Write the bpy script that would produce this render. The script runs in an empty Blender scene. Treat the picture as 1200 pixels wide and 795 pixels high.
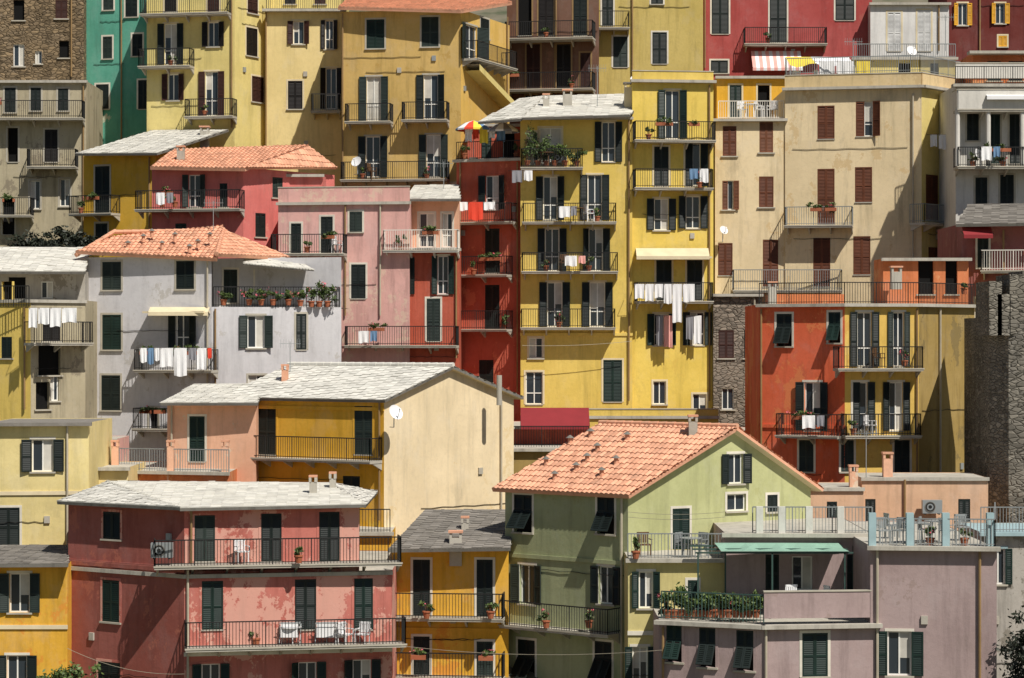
import bpy, math, random
from mathutils import Vector
random.seed(7)
F=2800.0; CX=600.0; CY=397.5
V=Vector
def W(px,py,d): return V(((px-CX)*d/F, d, (CY-py)*d/F))
Z=V((0,0,1))
# ---------------------------------------------------------------- materials
def lin(c): 
    c=c/255.0
    return c/12.92 if c<=0.04045 else ((c+0.055)/1.055)**2.4
GAIN=0.86
def fade(rgb,k=.13,m=.955):
    l=.3*rgb[0]+.59*rgb[1]+.11*rgb[2]
    return tuple((c*(1-k)+l*k)*m for c in rgb)
def alb(rgb,g=GAIN): return tuple(min(0.85,lin(c)/g) for c in rgb)+(1,)
MATS={}
def nt(name):
    m=bpy.data.materials.new(name); m.use_nodes=True
    n=m.node_tree; b=n.nodes['Principled BSDF']; return m,n,b
def N(n,t,**k):
    x=n.nodes.new(t)
    for a,v in k.items():
        if a in x.inputs: x.inputs[a].default_value=v
        else: setattr(x,a,v)
    return x
def noise(n,co,scale,det=4,mscale=(1,1,1),rough=.6):
    mp=N(n,'ShaderNodeMapping'); mp.inputs['Scale'].default_value=mscale
    n.links.new(co,mp.inputs[0])
    t=N(n,'ShaderNodeTexNoise'); t.inputs['Scale'].default_value=scale; t.inputs['Detail'].default_value=det; t.inputs['Roughness'].default_value=rough
    n.links.new(mp.outputs[0],t.inputs['Vector']); return t.outputs['Fac']
def ramp(n,fac,a,b,va=0,vb=1):
    r=N(n,'ShaderNodeMapRange'); r.inputs[1].default_value=a; r.inputs[2].default_value=b
    r.inputs[3].default_value=va; r.inputs[4].default_value=vb; n.links.new(fac,r.inputs[0]); return r.outputs[0]
def mix(n,fac,a,b,mode='MIX'):
    m=N(n,'ShaderNodeMix',data_type='RGBA',blend_type=mode)
    if isinstance(fac,float): m.inputs[0].default_value=fac
    else: n.links.new(fac,m.inputs[0])
    for i,v in ((6,a),(7,b)):
        if isinstance(v,tuple): m.inputs[i].default_value=v
        else: n.links.new(v,m.inputs[i])
    return m.outputs[2]
def stucco(key,rgb,dirt=.5,peel=0.0,peelrgb=(200,190,170),stone=False):
    m,n,b=nt('plaster_'+key); c=alb(fade(rgb)); dirt=min(.95,dirt*1.15)
    co=N(n,'ShaderNodeTexCoord').outputs['Object']
    mp=N(n,'ShaderNodeMapping'); mp.inputs['Location'].default_value=(random.uniform(0,90),random.uniform(0,90),random.uniform(0,90)); n.links.new(co,mp.inputs[0]); co=mp.outputs[0]
    big=noise(n,co,.35,5); streak=noise(n,co,2.0,6,(1,1,.1),.7); fine=noise(n,co,6,6)
    lum=sum(c[:3])/3
    dark=tuple(x*.52+lum*.02 for x in c[:3])+(1,); light=tuple(min(.85,x*1.1+.025) for x in c[:3])+(1,)
    x=mix(n,ramp(n,big,.38,.6),c,light)
    x=mix(n,ramp(n,streak,.5,.74,0,dirt),x,dark)
    x=mix(n,ramp(n,fine,.48,.75,0,.28),x,tuple(y*.75 for y in c[:3])+(1,))
    gr=noise(n,co,.8,7,(1,1,.5),.76)
    x=mix(n,ramp(n,gr,.56,.74,0,dirt*.55),x,(.17,.145,.11,1))
    bl=noise(n,co,.6,6,(1,1,.7),.7)
    x=mix(n,ramp(n,bl,.54,.62,0,.28),x,tuple(min(.8,y*.78+lum*.22+.07) for y in c[:3])+(1,))
    if peel>0:
        pn=noise(n,co,.5,9,(1,1,.8),.74)
        t=.65-peel*.18
        x=mix(n,ramp(n,pn,t,t+.012,0,.7),x,alb(peelrgb))
    bh=noise(n,co,4,8,(1,1,1),.75); bs=.4; bd=.03
    if stone:
        mp2=N(n,'ShaderNodeMapping'); mp2.inputs['Scale'].default_value=(1,1,2.0); n.links.new(co,mp2.inputs[0])
        wn=N(n,'ShaderNodeTexNoise'); wn.inputs['Scale'].default_value=2; n.links.new(mp2.outputs[0],wn.inputs['Vector'])
        va=N(n,'ShaderNodeMix',data_type='RGBA',blend_type='LINEAR_LIGHT'); va.inputs[0].default_value=.1; n.links.new(mp2.outputs[0],va.inputs[6]); n.links.new(wn.outputs['Color'],va.inputs[7]); vec=va.outputs[2]
        v=N(n,'ShaderNodeTexVoronoi'); v.inputs['Scale'].default_value=3.1; n.links.new(vec,v.inputs['Vector'])
        hs=N(n,'ShaderNodeSeparateColor'); n.links.new(v.outputs['Color'],hs.inputs[0])
        x=mix(n,ramp(n,hs.outputs[0],0,.7,.6,0),x,tuple(y*.4 for y in c[:3])+(1,))
        x=mix(n,ramp(n,hs.outputs[1],.7,1,0,.7),x,tuple(min(.7,y*1.8) for y in c[:3])+(1,))
        v2=N(n,'ShaderNodeTexVoronoi',feature='DISTANCE_TO_EDGE'); v2.inputs['Scale'].default_value=3.1; n.links.new(vec,v2.inputs['Vector'])
        x=mix(n,ramp(n,v2.outputs['Distance'],0,.1,.6,0),x,tuple(y*.3 for y in c[:3])+(1,))
        pn=noise(n,co,.45,8,(1,1,1),.7)
        x=mix(n,ramp(n,pn,.52,.62,0,.7),x,tuple(min(.7,y*1.25) for y in c[:3])+(1,))
        bh=ramp(n,v2.outputs['Distance'],0,.15); bs=.75; bd=.09
    n.links.new(x,b.inputs['Base Color']); b.inputs['Roughness'].default_value=.9
    b.inputs['Specular IOR Level'].default_value=.2
    bp=N(n,'ShaderNodeBump'); bp.inputs['Strength'].default_value=bs; bp.inputs['Distance'].default_value=bd
    n.links.new(bh,bp.inputs['Height']); n.links.new(bp.outputs[0],b.inputs['Normal'])
    MATS[key]=m; return m
def plain(key,rgb,rough=.6,var=.25,metal=0,g=GAIN,spec=.3,two=False):
    m,n,b=nt(key); c=alb(rgb,g)
    co=N(n,'ShaderNodeTexCoord').outputs['Object']
    x=mix(n,ramp(n,noise(n,co,1.3,5),.3,.7),tuple(y*(1-var) for y in c[:3])+(1,),tuple(min(.85,y*(1+var*.5)) for y in c[:3])+(1,))
    n.links.new(x,b.inputs['Base Color']); b.inputs['Roughness'].default_value=rough; b.inputs['Metallic'].default_value=metal
    b.inputs['Specular IOR Level'].default_value=spec
    MATS[key]=m; return m
def tinted(key,rgb,spread,rough=.85,dk=.6):
    m,n,b=nt(key); c=alb(rgb,.95)
    at=N(n,'ShaderNodeAttribute',attribute_name='tint')
    sp=N(n,'ShaderNodeSeparateColor'); n.links.new(at.outputs['Color'],sp.inputs[0])
    co=N(n,'ShaderNodeTexCoord').outputs['Object']
    x=mix(n,ramp(n,sp.outputs[0],0,1),tuple(y*(1-spread) for y in c[:3])+(1,),tuple(min(.85,y*(1+spread*.5)) for y in c[:3])+(1,))
    x=mix(n,ramp(n,noise(n,co,.9,7,(1,1,1),.7),.53,.75,0,dk),x,(.11,.10,.08,1))
    x=mix(n,ramp(n,noise(n,co,3,7,(1,1,1),.7),.45,.7,0,.4),x,tuple(min(.8,y*1.12+.08) for y in c[:3])+(1,))
    n.links.new(x,b.inputs['Base Color']); b.inputs['Roughness'].default_value=rough; b.inputs['Specular IOR Level'].default_value=.2
    MATS[key]=m
S=stucco
S('teal',(80,158,134),.4,.1); S('stonebrown',(124,104,76),.8,0,stone=True); S('greybeige',(168,156,126),.8,.45,(120,110,95))
S('yelpale',(212,192,112),.4,.1,(190,170,110)); S('cream',(220,196,128),.35,.1,(204,182,130)); S('ochre',(196,160,84),.6,.25,(170,138,76)); S('ochreside',(214,170,76),.4,.15,(194,150,80))
S('darkbrown',(112,76,58),.7,.2,(130,98,80)); S('mustard',(190,166,84),.6,.15,(164,146,88)); S('redtop',(172,68,64),.5,.15,(158,90,80)); S('whitewall',(208,206,202),.4); S('maroon',(106,40,34),.6)
S('red',(186,80,54),.6,.4,(198,116,86)); S('yel',(216,184,80),.45,.3,(196,166,84)); S('yel2',(218,186,72),.45,.25,(198,168,82))
S('beige',(216,194,150),.6,.42,(194,168,124)); S('beigeyel',(204,184,106),.7,.3,(180,162,100)); S('stonegrey',(128,116,102),.8,stone=True)
S('yelstrong',(218,160,28),.45,.25,(210,174,70)); S('yelhouse',(208,160,36),.5,.25,(186,152,58)); S('pink',(208,106,98),.5,.3,(202,138,122)); S('pinkpale',(212,158,148),.55,.55,(202,178,158))
S('grey',(192,190,192),.4,.3,(168,164,158)); S('greywarm',(162,156,146),.9,.5,(112,106,95)); S('creamhouse',(214,194,126),.4,.15,(196,178,122)); S('yelfront',(218,160,34),.55,.5,(204,132,54))
S('gableend',(222,200,158),.4,.25,(206,182,136)); S('peach',(222,166,132),.45,.25); S('orangewall',(208,114,62),.55,.4,(202,150,106))
S('green',(154,160,116),.5,.2,(144,144,106)); S('greengable',(172,174,118),.45,.2,(158,158,110)); S('yelgreen',(196,182,114),.4,.15,(180,168,110))
S('pinkfrontdark',(154,80,68),.55,.3,(168,102,84)); S('pinkfront',(188,100,86),.6,.74,(206,160,144))
S('mauve',(160,137,134),.55,.25,(144,126,120)); S('redorange',(222,92,50),.5,.55,(210,128,80)); S('yelright',(216,176,74),.5,.3,(196,150,78)); S('ochreshade',(156,128,64),.8,.5,(112,98,66))  # last plaster: side wall's shade painted into the ochre, together with stains
S('roofpeach',(212,168,132),.5,.25,(190,150,120)); S('pinkmaroon',(148,84,80),.6,.3,(152,108,96)); S('oldgrey',(124,118,106),.9,stone=True); S('whitebal',(202,198,188),.45)
S('cement',(172,166,152),.7); S('cementdark',(110,106,98),.7); S('tanterr',(204,178,128),.6,.3,(180,156,116))
plain('shg',(27,35,33),.5,.3); plain('shfade',(42,52,48),.6,.3); plain('shbrown',(98,56,36),.6,.3); plain('shbrown2',(112,70,48),.6,.3); plain('shdark',(30,26,24),.5,.3); plain('shmar',(60,35,29),.6,.3)
plain('shyel',(206,152,42),.6); plain('shwhite',(192,192,190),.6); plain('shgreen2',(26,44,39),.5,.3)
SHV={'shg':['shg','shg','shg','shgreen2','shfade'],'shbrown':['shbrown','shbrown','shbrown2'],'shdark':['shdark','shdark','shmar','shg']}
plain('trimw',(206,200,186),.8,.2); plain('trimgrey',(170,164,150),.8,.2); plain('frame',(220,217,210),.6,.1)
plain('iron',(38,38,38),.5,.3); plain('ironlight',(126,130,130),.5,.2); plain('ironwhite',(215,210,200),.5,.15); plain('irongreen',(56,78,72),.5,.2)
plain('void',(10,10,10),.9,.1); plain('curtain',(190,186,176),.9,.25); plain('pipe',(140,114,78),.5,.2); plain('pipew',(172,163,144),.5,.2)
plain('clothw',(225,225,226),.9,.08); plain('clothred',(208,70,50),.9,.1); plain('clothblue',(100,130,160),.9,.1); plain('clothgrey',(130,130,135),.9,.1); plain('clothpink',(220,160,150),.9,.1)
plain('terrapot',(158,94,66),.8); plain('wood',(96,70,48),.7,.3); plain('plasticw',(215,215,215),.4,.05); plain('metalg',(150,155,155),.4,.1,.3)
plain('paleblue',(150,174,178),.6,.15); plain('awngreen',(130,164,146),.8,.1); plain('awnred',(128,42,46),.8,.1); plain('cream2',(206,192,160),.8,.15); plain('clothyel',(222,196,70),.9,.1)
tinted('tile',(214,158,128),.32,dk=.5); tinted('slate',(208,205,196),.18,dk=.45); tinted('slatedark',(128,123,116),.3)
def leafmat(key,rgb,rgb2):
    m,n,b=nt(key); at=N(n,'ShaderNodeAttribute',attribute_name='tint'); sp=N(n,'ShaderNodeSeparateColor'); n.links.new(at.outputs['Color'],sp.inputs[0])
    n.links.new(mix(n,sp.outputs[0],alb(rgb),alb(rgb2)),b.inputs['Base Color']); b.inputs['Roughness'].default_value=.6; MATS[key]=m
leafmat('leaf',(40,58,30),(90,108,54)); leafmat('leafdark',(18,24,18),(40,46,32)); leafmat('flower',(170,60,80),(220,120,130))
m,n,b=nt('glass'); b.inputs['Base Color'].default_value=(.03,.04,.05,1); b.inputs['Roughness'].default_value=.06; b.inputs['Specular IOR Level'].default_value=.6; MATS['glass']=m
m,n,b=nt('ground_earth'); co=N(n,'ShaderNodeTexCoord').outputs['Object']
n.links.new(mix(n,ramp(n,noise(n,co,.3,8),.4,.65),(.07,.08,.04,1),(.2,.17,.12,1)),b.inputs['Base Color']); b.inputs['Roughness'].default_value=.95; MATS['ground']=m
# ---------------------------------------------------------------- mesh builder
COLL=bpy.context.scene.collection
class MB:
    def __init__(s): s.v=[];s.f=[];s.m=[];s.t=[];s.mats=[]
    def mi(s,k):
        if k not in s.mats: s.mats.append(k)
        return s.mats.index(k)
    def face(s,pts,mat,t=.5):
        i=len(s.v); s.v.extend([tuple(p) for p in pts]); s.f.append(tuple(range(i,i+len(pts)))); s.m.append(s.mi(mat)); s.t.append(t)
    def obox(s,O,X,Y,Zd,x0,x1,y0,y1,z0,z1,mat,t=.5):
        c=[O+X*x+Y*y+Zd*z for z in (z0,z1) for y in (y0,y1) for x in (x0,x1)]
        for q in ((0,2,3,1),(4,5,7,6),(0,1,5,4),(2,6,7,3),(0,4,6,2),(1,3,7,5)): s.face([c[i] for i in q],mat,t)
    def beam(s,P,Q,w,mat,caps=True):
        D=(Q-P); L=D.length
        if L<1e-5: return
        D/=L; A=Z if abs(D.z)<.9 else V((1,0,0)); X=D.cross(A).normalized(); Y=D.cross(X)
        s.obox(P,X,Y,D,-w/2,w/2,-w/2,w/2,0,L,mat)
    def tube(s,P,Q,r,mat,n=8,r2=None):
        r2=r if r2 is None else r2; D=(Q-P).normalized(); A=Z if abs(D.z)<.9 else V((1,0,0)); X=D.cross(A).normalized(); Y=D.cross(X)
        a=[P+X*r*math.cos(i*2*math.pi/n)+Y*r*math.sin(i*2*math.pi/n) for i in range(n)]
        c=[Q+X*r2*math.cos(i*2*math.pi/n)+Y*r2*math.sin(i*2*math.pi/n) for i in range(n)]
        for i in range(n): j=(i+1)%n; s.face([a[i],a[j],c[j],c[i]],mat)
        s.face(a[::-1],mat); s.face(c,mat)
    def build(s,name,parent=None):
        if not s.f: return None
        me=bpy.data.meshes.new(name); me.from_pydata(s.v,[],s.f); 
        for k in s.mats: me.materials.append(MATS[k])
        me.polygons.foreach_set('material_index',s.m)
        at=me.attributes.new('tint','FLOAT_COLOR','CORNER'); arr=[]
        for fa,t in zip(s.f,s.t): arr.extend([t,t,t,1]*len(fa))
        at.data.foreach_set('color',arr); me.update()
        o=bpy.data.objects.new(name,me); COLL.objects.link(o)
        if parent: o.parent=parent
        return o
GR=[(20,-26),(78,-20),(92,-16),(100,-13),(110,-9.5),(118,-7),(130,-6),(134,0),(140,5),(146,8),(160,20),(185,28),(400,40)]
def ground(d):
    for (a,za),(b_,zb) in zip(GR,GR[1:]):
        if d<=b_: return za+(zb-za)*max(0,(d-a))/(b_-a)
    return GR[-1][1]
# ---------------------------------------------------------------- roof surface
def inside_range(poly,u):
    vs=[]
    for i in range(len(poly)):
        (a,b_),(c,d)=poly[i],poly[(i+1)%len(poly)]
        if (a-u)*(c-u)<0: vs.append(b_+(d-b_)*(u-a)/(c-a))
    return (min(vs),max(vs)) if len(vs)>=2 else None
def roofsurf(mb,pts,kind,thick=.12):
    P=[V(p) for p in pts]
    nrm=V((0,0,0))
    for i in range(1,len(P)-1): nrm+=(P[i]-P[0]).cross(P[i+1]-P[0])
    nrm.normalize()
    if nrm.z<0: nrm=-nrm
    U=Z.cross(nrm); U=V((1,0,0)) if U.length<.02 else U.normalized()
    Vv=nrm.cross(U).normalized()
    if Vv.z<0: Vv=-Vv
    O=sum(P,V((0,0,0)))/len(P)
    P=[p-nrm*((p-O).dot(nrm)) for p in P]
    poly=[((p-O).dot(U),(p-O).dot(Vv)) for p in P]
    base='cement' if kind!='tile' else 'tile'
    lo=[p-nrm*thick for p in P]
    mb.face(P,base); mb.face(lo[::-1],'cream2')
    for i in range(len(P)): j=(i+1)%len(P); mb.face([P[i],lo[i],lo[j],P[j]],'cementdark' if kind!='tile' else 'tile')
    if kind=='tile': tw,sub,rl,am=.24,4,.42,.055
    else: tw,sub,rl,am=.42,3,.34,0
    umin=min(p[0] for p in poly); umax=max(p[0] for p in poly); k=0; du=tw/sub; nst=int((umax-umin)/du)+1
    rnd={}
    for k in range(nst):
        u0=umin+k*du; u1=min(u0+du,umax); r=inside_range(poly,(u0+u1)/2)
        if not r: continue
        v0,v1=r; col=k//sub; ph=(col*0.37)%1*rl if kind!='tile' else random.Random(col).uniform(-.03,.03)
        i0=math.floor((v0-ph)/rl); i1=math.ceil((v1-ph)/rl)
        for i in range(i0,i1):
            a=max(v0,i*rl+ph); b_=min(v1,(i+1)*rl+ph)
            if b_-a<.02: continue
            t=rnd.setdefault((col,i),(random.random(),random.uniform(0,.022)))
            def hh(kk): 
                if kind=='tile': return am*abs(math.sin(math.pi*(kk/sub)))*1.0+.012+t[1]*.5
                return .012+t[1]*.5
            h0,h1=hh(k%sub),hh(k%sub+1)
            lo_=.035 if kind=='tile' else .012+t[1]
            q=[O+U*u0+Vv*a+nrm*(h0+lo_),O+U*u1+Vv*a+nrm*(h1+lo_),O+U*u1+Vv*b_+nrm*h1,O+U*u0+Vv*b_+nrm*h0]
            mb.face(q,kind,t[0])
            mb.face([O+U*u0+Vv*a,O+U*u1+Vv*a,q[1],q[0]],kind,t[0]*.6)
def ridgecap(mb,P,Q,kind='tile'):
    L=(Q-P).length; n_=max(1,int(L/.42)); D=(Q-P)/n_
    for i in range(n_): mb.tube(P+D*i,P+D*(i+1.06),.12,kind,7,.10)
# ---------------------------------------------------------------- building
class Wall:
    def __init__(s,b,A,B,z0,z1,mat):
        s.b=b; s.A=V((A.x,A.y,0)); s.B=V((B.x,B.y,0)); s.z0=z0; s.z1=z1; s.mat=mat
        s.L=(s.B-s.A).length; s.t=(s.B-s.A)/s.L; s.n=V((s.t.y,-s.t.x,0)); s.op=[]; s.gable=None
    def uv(s,px,py):
        r=V(((px-CX)/F,1,0)); t=s.t
        det=t.x*(-r.y)+r.x*t.y
        ss=((-s.A.x)*(-r.y) - (-r.x)*(-s.A.y) )/det
        p=s.A+t*ss; k=p.y
        return ss,(CY-py)/F*k
    def p(s,u,z,o=0): return s.A+s.t*u+s.n*o+Z*z
    def box(s,u0,u1,z0,z1,o0,o1,mat,part='trim'):
        s.b.part(part).obox(s.A,s.t,s.n,Z,u0,u1,o0,o1,z0,z1,mat)
    def leaf(s,O,X,U,w,h,mat,Nn):
        mb=s.b.part('shutters'); st=.055; T=.04
        mb.obox(O,X,Nn,U,0,st,0,T,0,h,mat); mb.obox(O,X,Nn,U,w-st,w,0,T,0,h,mat)
        for z in ([0,h-st*1.3] + ([h*.45] if h>1.1 else [])): mb.obox(O,X,Nn,U,st,w-st,0,T,z,z+st*1.3,mat)
        mb.face([O+X*st+Nn*.004,O+X*(w-st)+Nn*.004,O+X*(w-st)+U*h+Nn*.004,O+X*st+U*h+Nn*.004],'shdark')
        z=st; 
        while z<h-st-.07:
            mb.face([O+X*st+U*z+Nn*.034,O+X*(w-st)+U*z+Nn*.034,O+X*(w-st)+U*(z+.07)+Nn*.008,O+X*st+U*(z+.07)+Nn*.008],mat); z+=.078
    def win(s,kind,px,y0,y1,w):
        u0,_=s.uv(px-w/2,y0); u1,_=s.uv(px+w/2,y0); _,zt=s.uv(px,y0); _,zb=s.uv(px,y1)
        if zb<s.z1-.3 and zt>s.z1-.06: zt=s.z1-.06
        b=s.b; ww=u1-u0; hh=zt-zb; sh=random.choice(SHV.get(b.sh,[b.sh])); D=.2
        s.op.append((u0,u1,zb,zt)); mb=b.part('window_reveals')
        q=lambda a,c: mb.face([s.p(*a,0),s.p(*c,0),s.p(*c,-D),s.p(*a,-D)],s.mat)
        q((u0,zb),(u1,zb));q((u1,zb),(u1,zt));q((u1,zt),(u0,zt));q((u0,zt),(u0,zb))
        mb.face([s.p(u0,zb,-D),s.p(u1,zb,-D),s.p(u1,zt,-D),s.p(u0,zt,-D)],'void')
        if b.trim:
            tw=.1; e=.018
            s.box(u0-tw,u0,zb-.0,zt+tw,0.001,e,b.trim); s.box(u1,u1+tw,zb,zt+tw,0.001,e,b.trim); s.box(u0,u1,zt,zt+tw,.001,e,b.trim)
        if hh<1.75: s.box(u0-.1,u1+.1,zb-.07,zb,0.001,.09,'trimgrey','sills')
        else: s.box(u0-.02,u1+.02,zb-.05,zb,.001,.05,'cement','sills')
        if kind!='k':
            o=-.13; fr='frame'; f=.055; mbw='window_frames'
            if kind in 'ogh':
                s.box(u0,u0+f,zb,zt,o-.03,o+.03,fr,mbw); s.box(u1-f,u1,zb,zt,o-.03,o+.03,fr,mbw)
                s.box(u0+f,u1-f,zt-f,zt,o-.03,o+.03,fr,mbw); s.box(u0+f,u1-f,zb,zb+f,o-.03,o+.03,fr,mbw)
                um=(u0+u1)/2; s.box(um-f/2,um+f/2,zb+f,zt-f,o-.03,o+.032,fr,mbw)
                if hh>1.7: s.box(u0+f,u1-f,zb+hh*.33,zb+hh*.33+f,o-.03,o+.028,fr,mbw)
                for a,c in ((u0+f,um-f/2),(um+f/2,u1-f)):
                    r_=random.random()
                    b.part('window_panes').face([s.p(a,zb+f,o),s.p(c,zb+f,o),s.p(c,zt-f,o),s.p(a,zt-f,o)],'curtain' if r_<.16 else 'glass')
                    if .2<r_<.4:
                        zc=zt-f-(zt-zb)*random.uniform(.3,.6); b.part('window_panes').face([s.p(a,zc,o+.01),s.p(c,zc,o+.01),s.p(c,zt-f,o+.01),s.p(a,zt-f,o+.01)],'curtain')
        hw=ww/2-.008
        def side(left,ang):
            x=s.t*(-1 if left else 1)*math.cos(ang)+s.n*math.sin(ang); nn=s.n*math.cos(ang)+s.t*(1 if left else -1)*math.sin(ang)
            s.leaf(s.p(u0-.01 if left else u1+.01,zb,.025),x,Z,hw,hh,sh,nn)
        if kind=='o': side(True,math.radians(random.choice([3,4,6,12,25,45]))); side(False,math.radians(random.choice([3,4,6,12,25])))
        if kind=='h':
            side(False,math.radians(random.choice([4,10,30]))); s.leaf(s.p(u0+.004,zb+.01,-.03),s.t,Z,hw,hh-.02,sh,s.n)
        if kind=='c':
            s.leaf(s.p(u0+.004,zb+.01,-.03),s.t,Z,hw,hh-.02,sh,s.n); s.leaf(s.p(u0+ww/2+.004,zb+.01,-.03),s.t,Z,hw,hh-.02,sh,s.n)
        if kind=='l':
            a=math.radians(random.uniform(28,40)); hu=hh*.42
            for ub in (u0+.004,u0+ww/2+.004):
                s.leaf(s.p(ub,zt-hu,-.03),s.t,Z,hw,hu,sh,s.n)
                up=Z*math.cos(a)-s.n*math.sin(a); hl=hh*.58
                s.leaf(s.p(ub,zt-hu,.0)-up*hl,s.t,up,hw,hl,sh,s.n*math.cos(a)+Z*math.sin(a))
    def balc(s,x0,x1,y,h=1.0,dep=.95,rail=None,slab='cement'):
        u0,_=s.uv(x0,y); u1,_=s.uv(x1,y); _,z=s.uv((x0+x1)/2,y); b=s.b
        z=z*(1-dep/s.A.y)
        s.box(u0,u1,z-.13,z,.002,dep,slab,'balcony_slabs')
        s.box(u0-.03,u1+.03,z-.05,z-.0+.012,dep,dep+.03,'trimgrey','balcony_slabs')
        k=max(2,int((u1-u0)/1.2)); mb=b.part('balcony_slabs')
        for i in range(k+1):
            u=u0+.1+(u1-u0-.2)*i/k
            for du in (0,.08): mb.face([s.p(u+du,z-.13,0),s.p(u+du,z-.13,dep*.75),s.p(u+du,z-.45,0)],slab)
            mb.face([s.p(u,z-.13,dep*.75),s.p(u+.08,z-.13,dep*.75),s.p(u+.08,z-.45,0),s.p(u,z-.45,0)],slab)
        o=dep-.04
        pts=[s.p(u0+.03,z,0),s.p(u0+.03,z,o),s.p(u1-.03,z,o),s.p(u1-.03,z,0)]
        for a,c in zip(pts,pts[1:]): railing(b.part('balcony_railings'),a,c,h,rail or b.rail)
        if random.random()<.4 and u1-u0>2.5:
            mb=b.part('planter_boxes')
            for _ in range(random.randint(1,3)):
                uu=random.uniform(u0+.2,u1-.9); P=s.p(uu,z+h-.25,o+.02); mb.obox(P,s.t,s.n,Z,0,.6,0,.17,0,.18,'terrapot')
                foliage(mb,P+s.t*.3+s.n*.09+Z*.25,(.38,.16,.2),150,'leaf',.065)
                if random.random()<.4: foliage(mb,P+s.t*.3+s.n*.1+Z*.3,(.36,.14,.14),26,'flower',.045)
        return u0,u1,z
    def extras(s):
        if s.L<3: return
        H=s.z1-s.z0; mb=s.b.part('wall_cables')
        for k in range(random.randint(1,2)):
            z=s.z1-random.uniform(2.4,min(9,max(2.6,H-2))); a=random.uniform(0,s.L*.3); c=random.uniform(s.L*.6,s.L); n_=8
            pts=[s.p(a+(c-a)*i/n_,z-.04*(i%2)-.03*random.random(),.03) for i in range(n_+1)]
            for p,q in zip(pts,pts[1:]): mb.beam(p,q,.02,'shdark')
        for k in range(random.randint(1,3)):
            u=random.uniform(.3,s.L-.3); z=s.z1-random.uniform(1,min(9,max(1.2,H-2)))
            if any(o[0]-.8<u<o[1]+.8 and o[2]-.3<z<o[3]+.3 for o in s.op): continue
            s.box(u-.12,u+.12,z-.15,z+.15,.001,.08,random.choice(['cement','trimgrey','metalg']),'meter_boxes')
    def finish(s):
        mb=s.b.part('walls')
        s.extras()
        ops=[o for o in s.op if o[3]<=s.z1+.001]; hi=[o for o in s.op if o[3]>s.z1+.001]
        us=sorted(set([0,s.L]+[min(max(x,0),s.L) for o in ops for x in o[:2]])); zs=sorted(set([s.z0,s.z1]+[min(max(x,s.z0),s.z1) for o in ops for x in o[2:]]))
        for i in range(len(us)-1):
            run=None
            for j in range(len(zs)-1):
                um=(us[i]+us[i+1])/2; zm=(zs[j]+zs[j+1])/2
                if any(o[0]<um<o[1] and o[2]<zm<o[3] for o in ops):
                    if run is not None: mb.face([s.p(us[i],run),s.p(us[i+1],run),s.p(us[i+1],zs[j]),s.p(us[i],zs[j])],s.mat); run=None
                elif run is None: run=zs[j]
            if run is not None: mb.face([s.p(us[i],run),s.p(us[i+1],run),s.p(us[i+1],s.z1),s.p(us[i],s.z1)],s.mat)
        if s.gable:
            ua,za=s.gable
            from mathutils.geometry import tessellate_polygon
            outer=[V((0,s.z1,0)),V((s.L,s.z1,0)),V((ua,za,0))]; loops=[outer]
            for o in hi:
                zlo=max(o[2],s.z1+.01); loops.append([V((o[0],zlo,0)),V((o[0],o[3],0)),V((o[1],o[3],0)),V((o[1],zlo,0))])
            fl=[p for l in loops for p in l]
            for tr in tessellate_polygon(loops): mb.face([s.p(fl[i].x,fl[i].y) for i in tr],s.mat)
def foliage(mb,C,r,n_,mat='leaf',ls=.09):
    blobs=[(C+V((random.gauss(0,.45)*r[0],random.gauss(0,.4)*r[1],random.gauss(0,.4)*r[2])),random.uniform(.3,.6)) for _ in range(max(3,n_//60))]
    for i in range(n_):
        c,k=random.choice(blobs); p=c+V((random.gauss(0,.4)*k*r[0],random.gauss(0,.4)*k*r[1],random.gauss(0,.4)*k*r[2]))
        a=V((random.gauss(0,1),random.gauss(0,1),random.gauss(0,1))).normalized(); b_=a.cross(V((random.gauss(0,1),random.gauss(0,1),random.gauss(0,1)))).normalized(); l=ls*random.uniform(.6,1.4)
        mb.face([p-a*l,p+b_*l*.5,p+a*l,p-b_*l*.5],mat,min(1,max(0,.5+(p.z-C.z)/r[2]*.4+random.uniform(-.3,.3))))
def railing(mb,P,Q,h,mat,sp=.125,w=.022):
    L=(Q-P).length; 
    if L<.1: return
    D=(Q-P)/L
    if mat in SOLID:
        X=D; Y=D.cross(Z); mb.obox(P,X,Y,Z,0,L,-.06,.06,0,h,SOLID.get(mat,'cement')); mb.obox(P,X,Y,Z,-.02,L+.02,-.09,.09,h,h+.05,'trimgrey'); return
    mb.beam(P+Z*h,Q+Z*h,.045,mat); mb.beam(P+Z*.1,Q+Z*.1,.03,mat)
    n_=max(1,int(L/sp))
    for i in range(n_+1):
        p=P+D*(L*i/n_); big=(i%12==0 or i==n_); mb.beam(p,p+Z*h,.04 if big else w,mat)
SOLID={'sol_pink':'pink','sol_mauve':'mauve','sol_tan':'tanterr','sol_white':'whitebal','sol_orange':'orangewall','sol_yel':'yel','sol_red':'red','sol_peach':'roofpeach','sol_pp':'pinkpale'}
def rayplane(px,py,p0,nn):
    r=V(((px-CX)/F,1,(CY-py)/F)); return r*(p0.dot(nn)/r.dot(nn))
BL=[]
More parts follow.
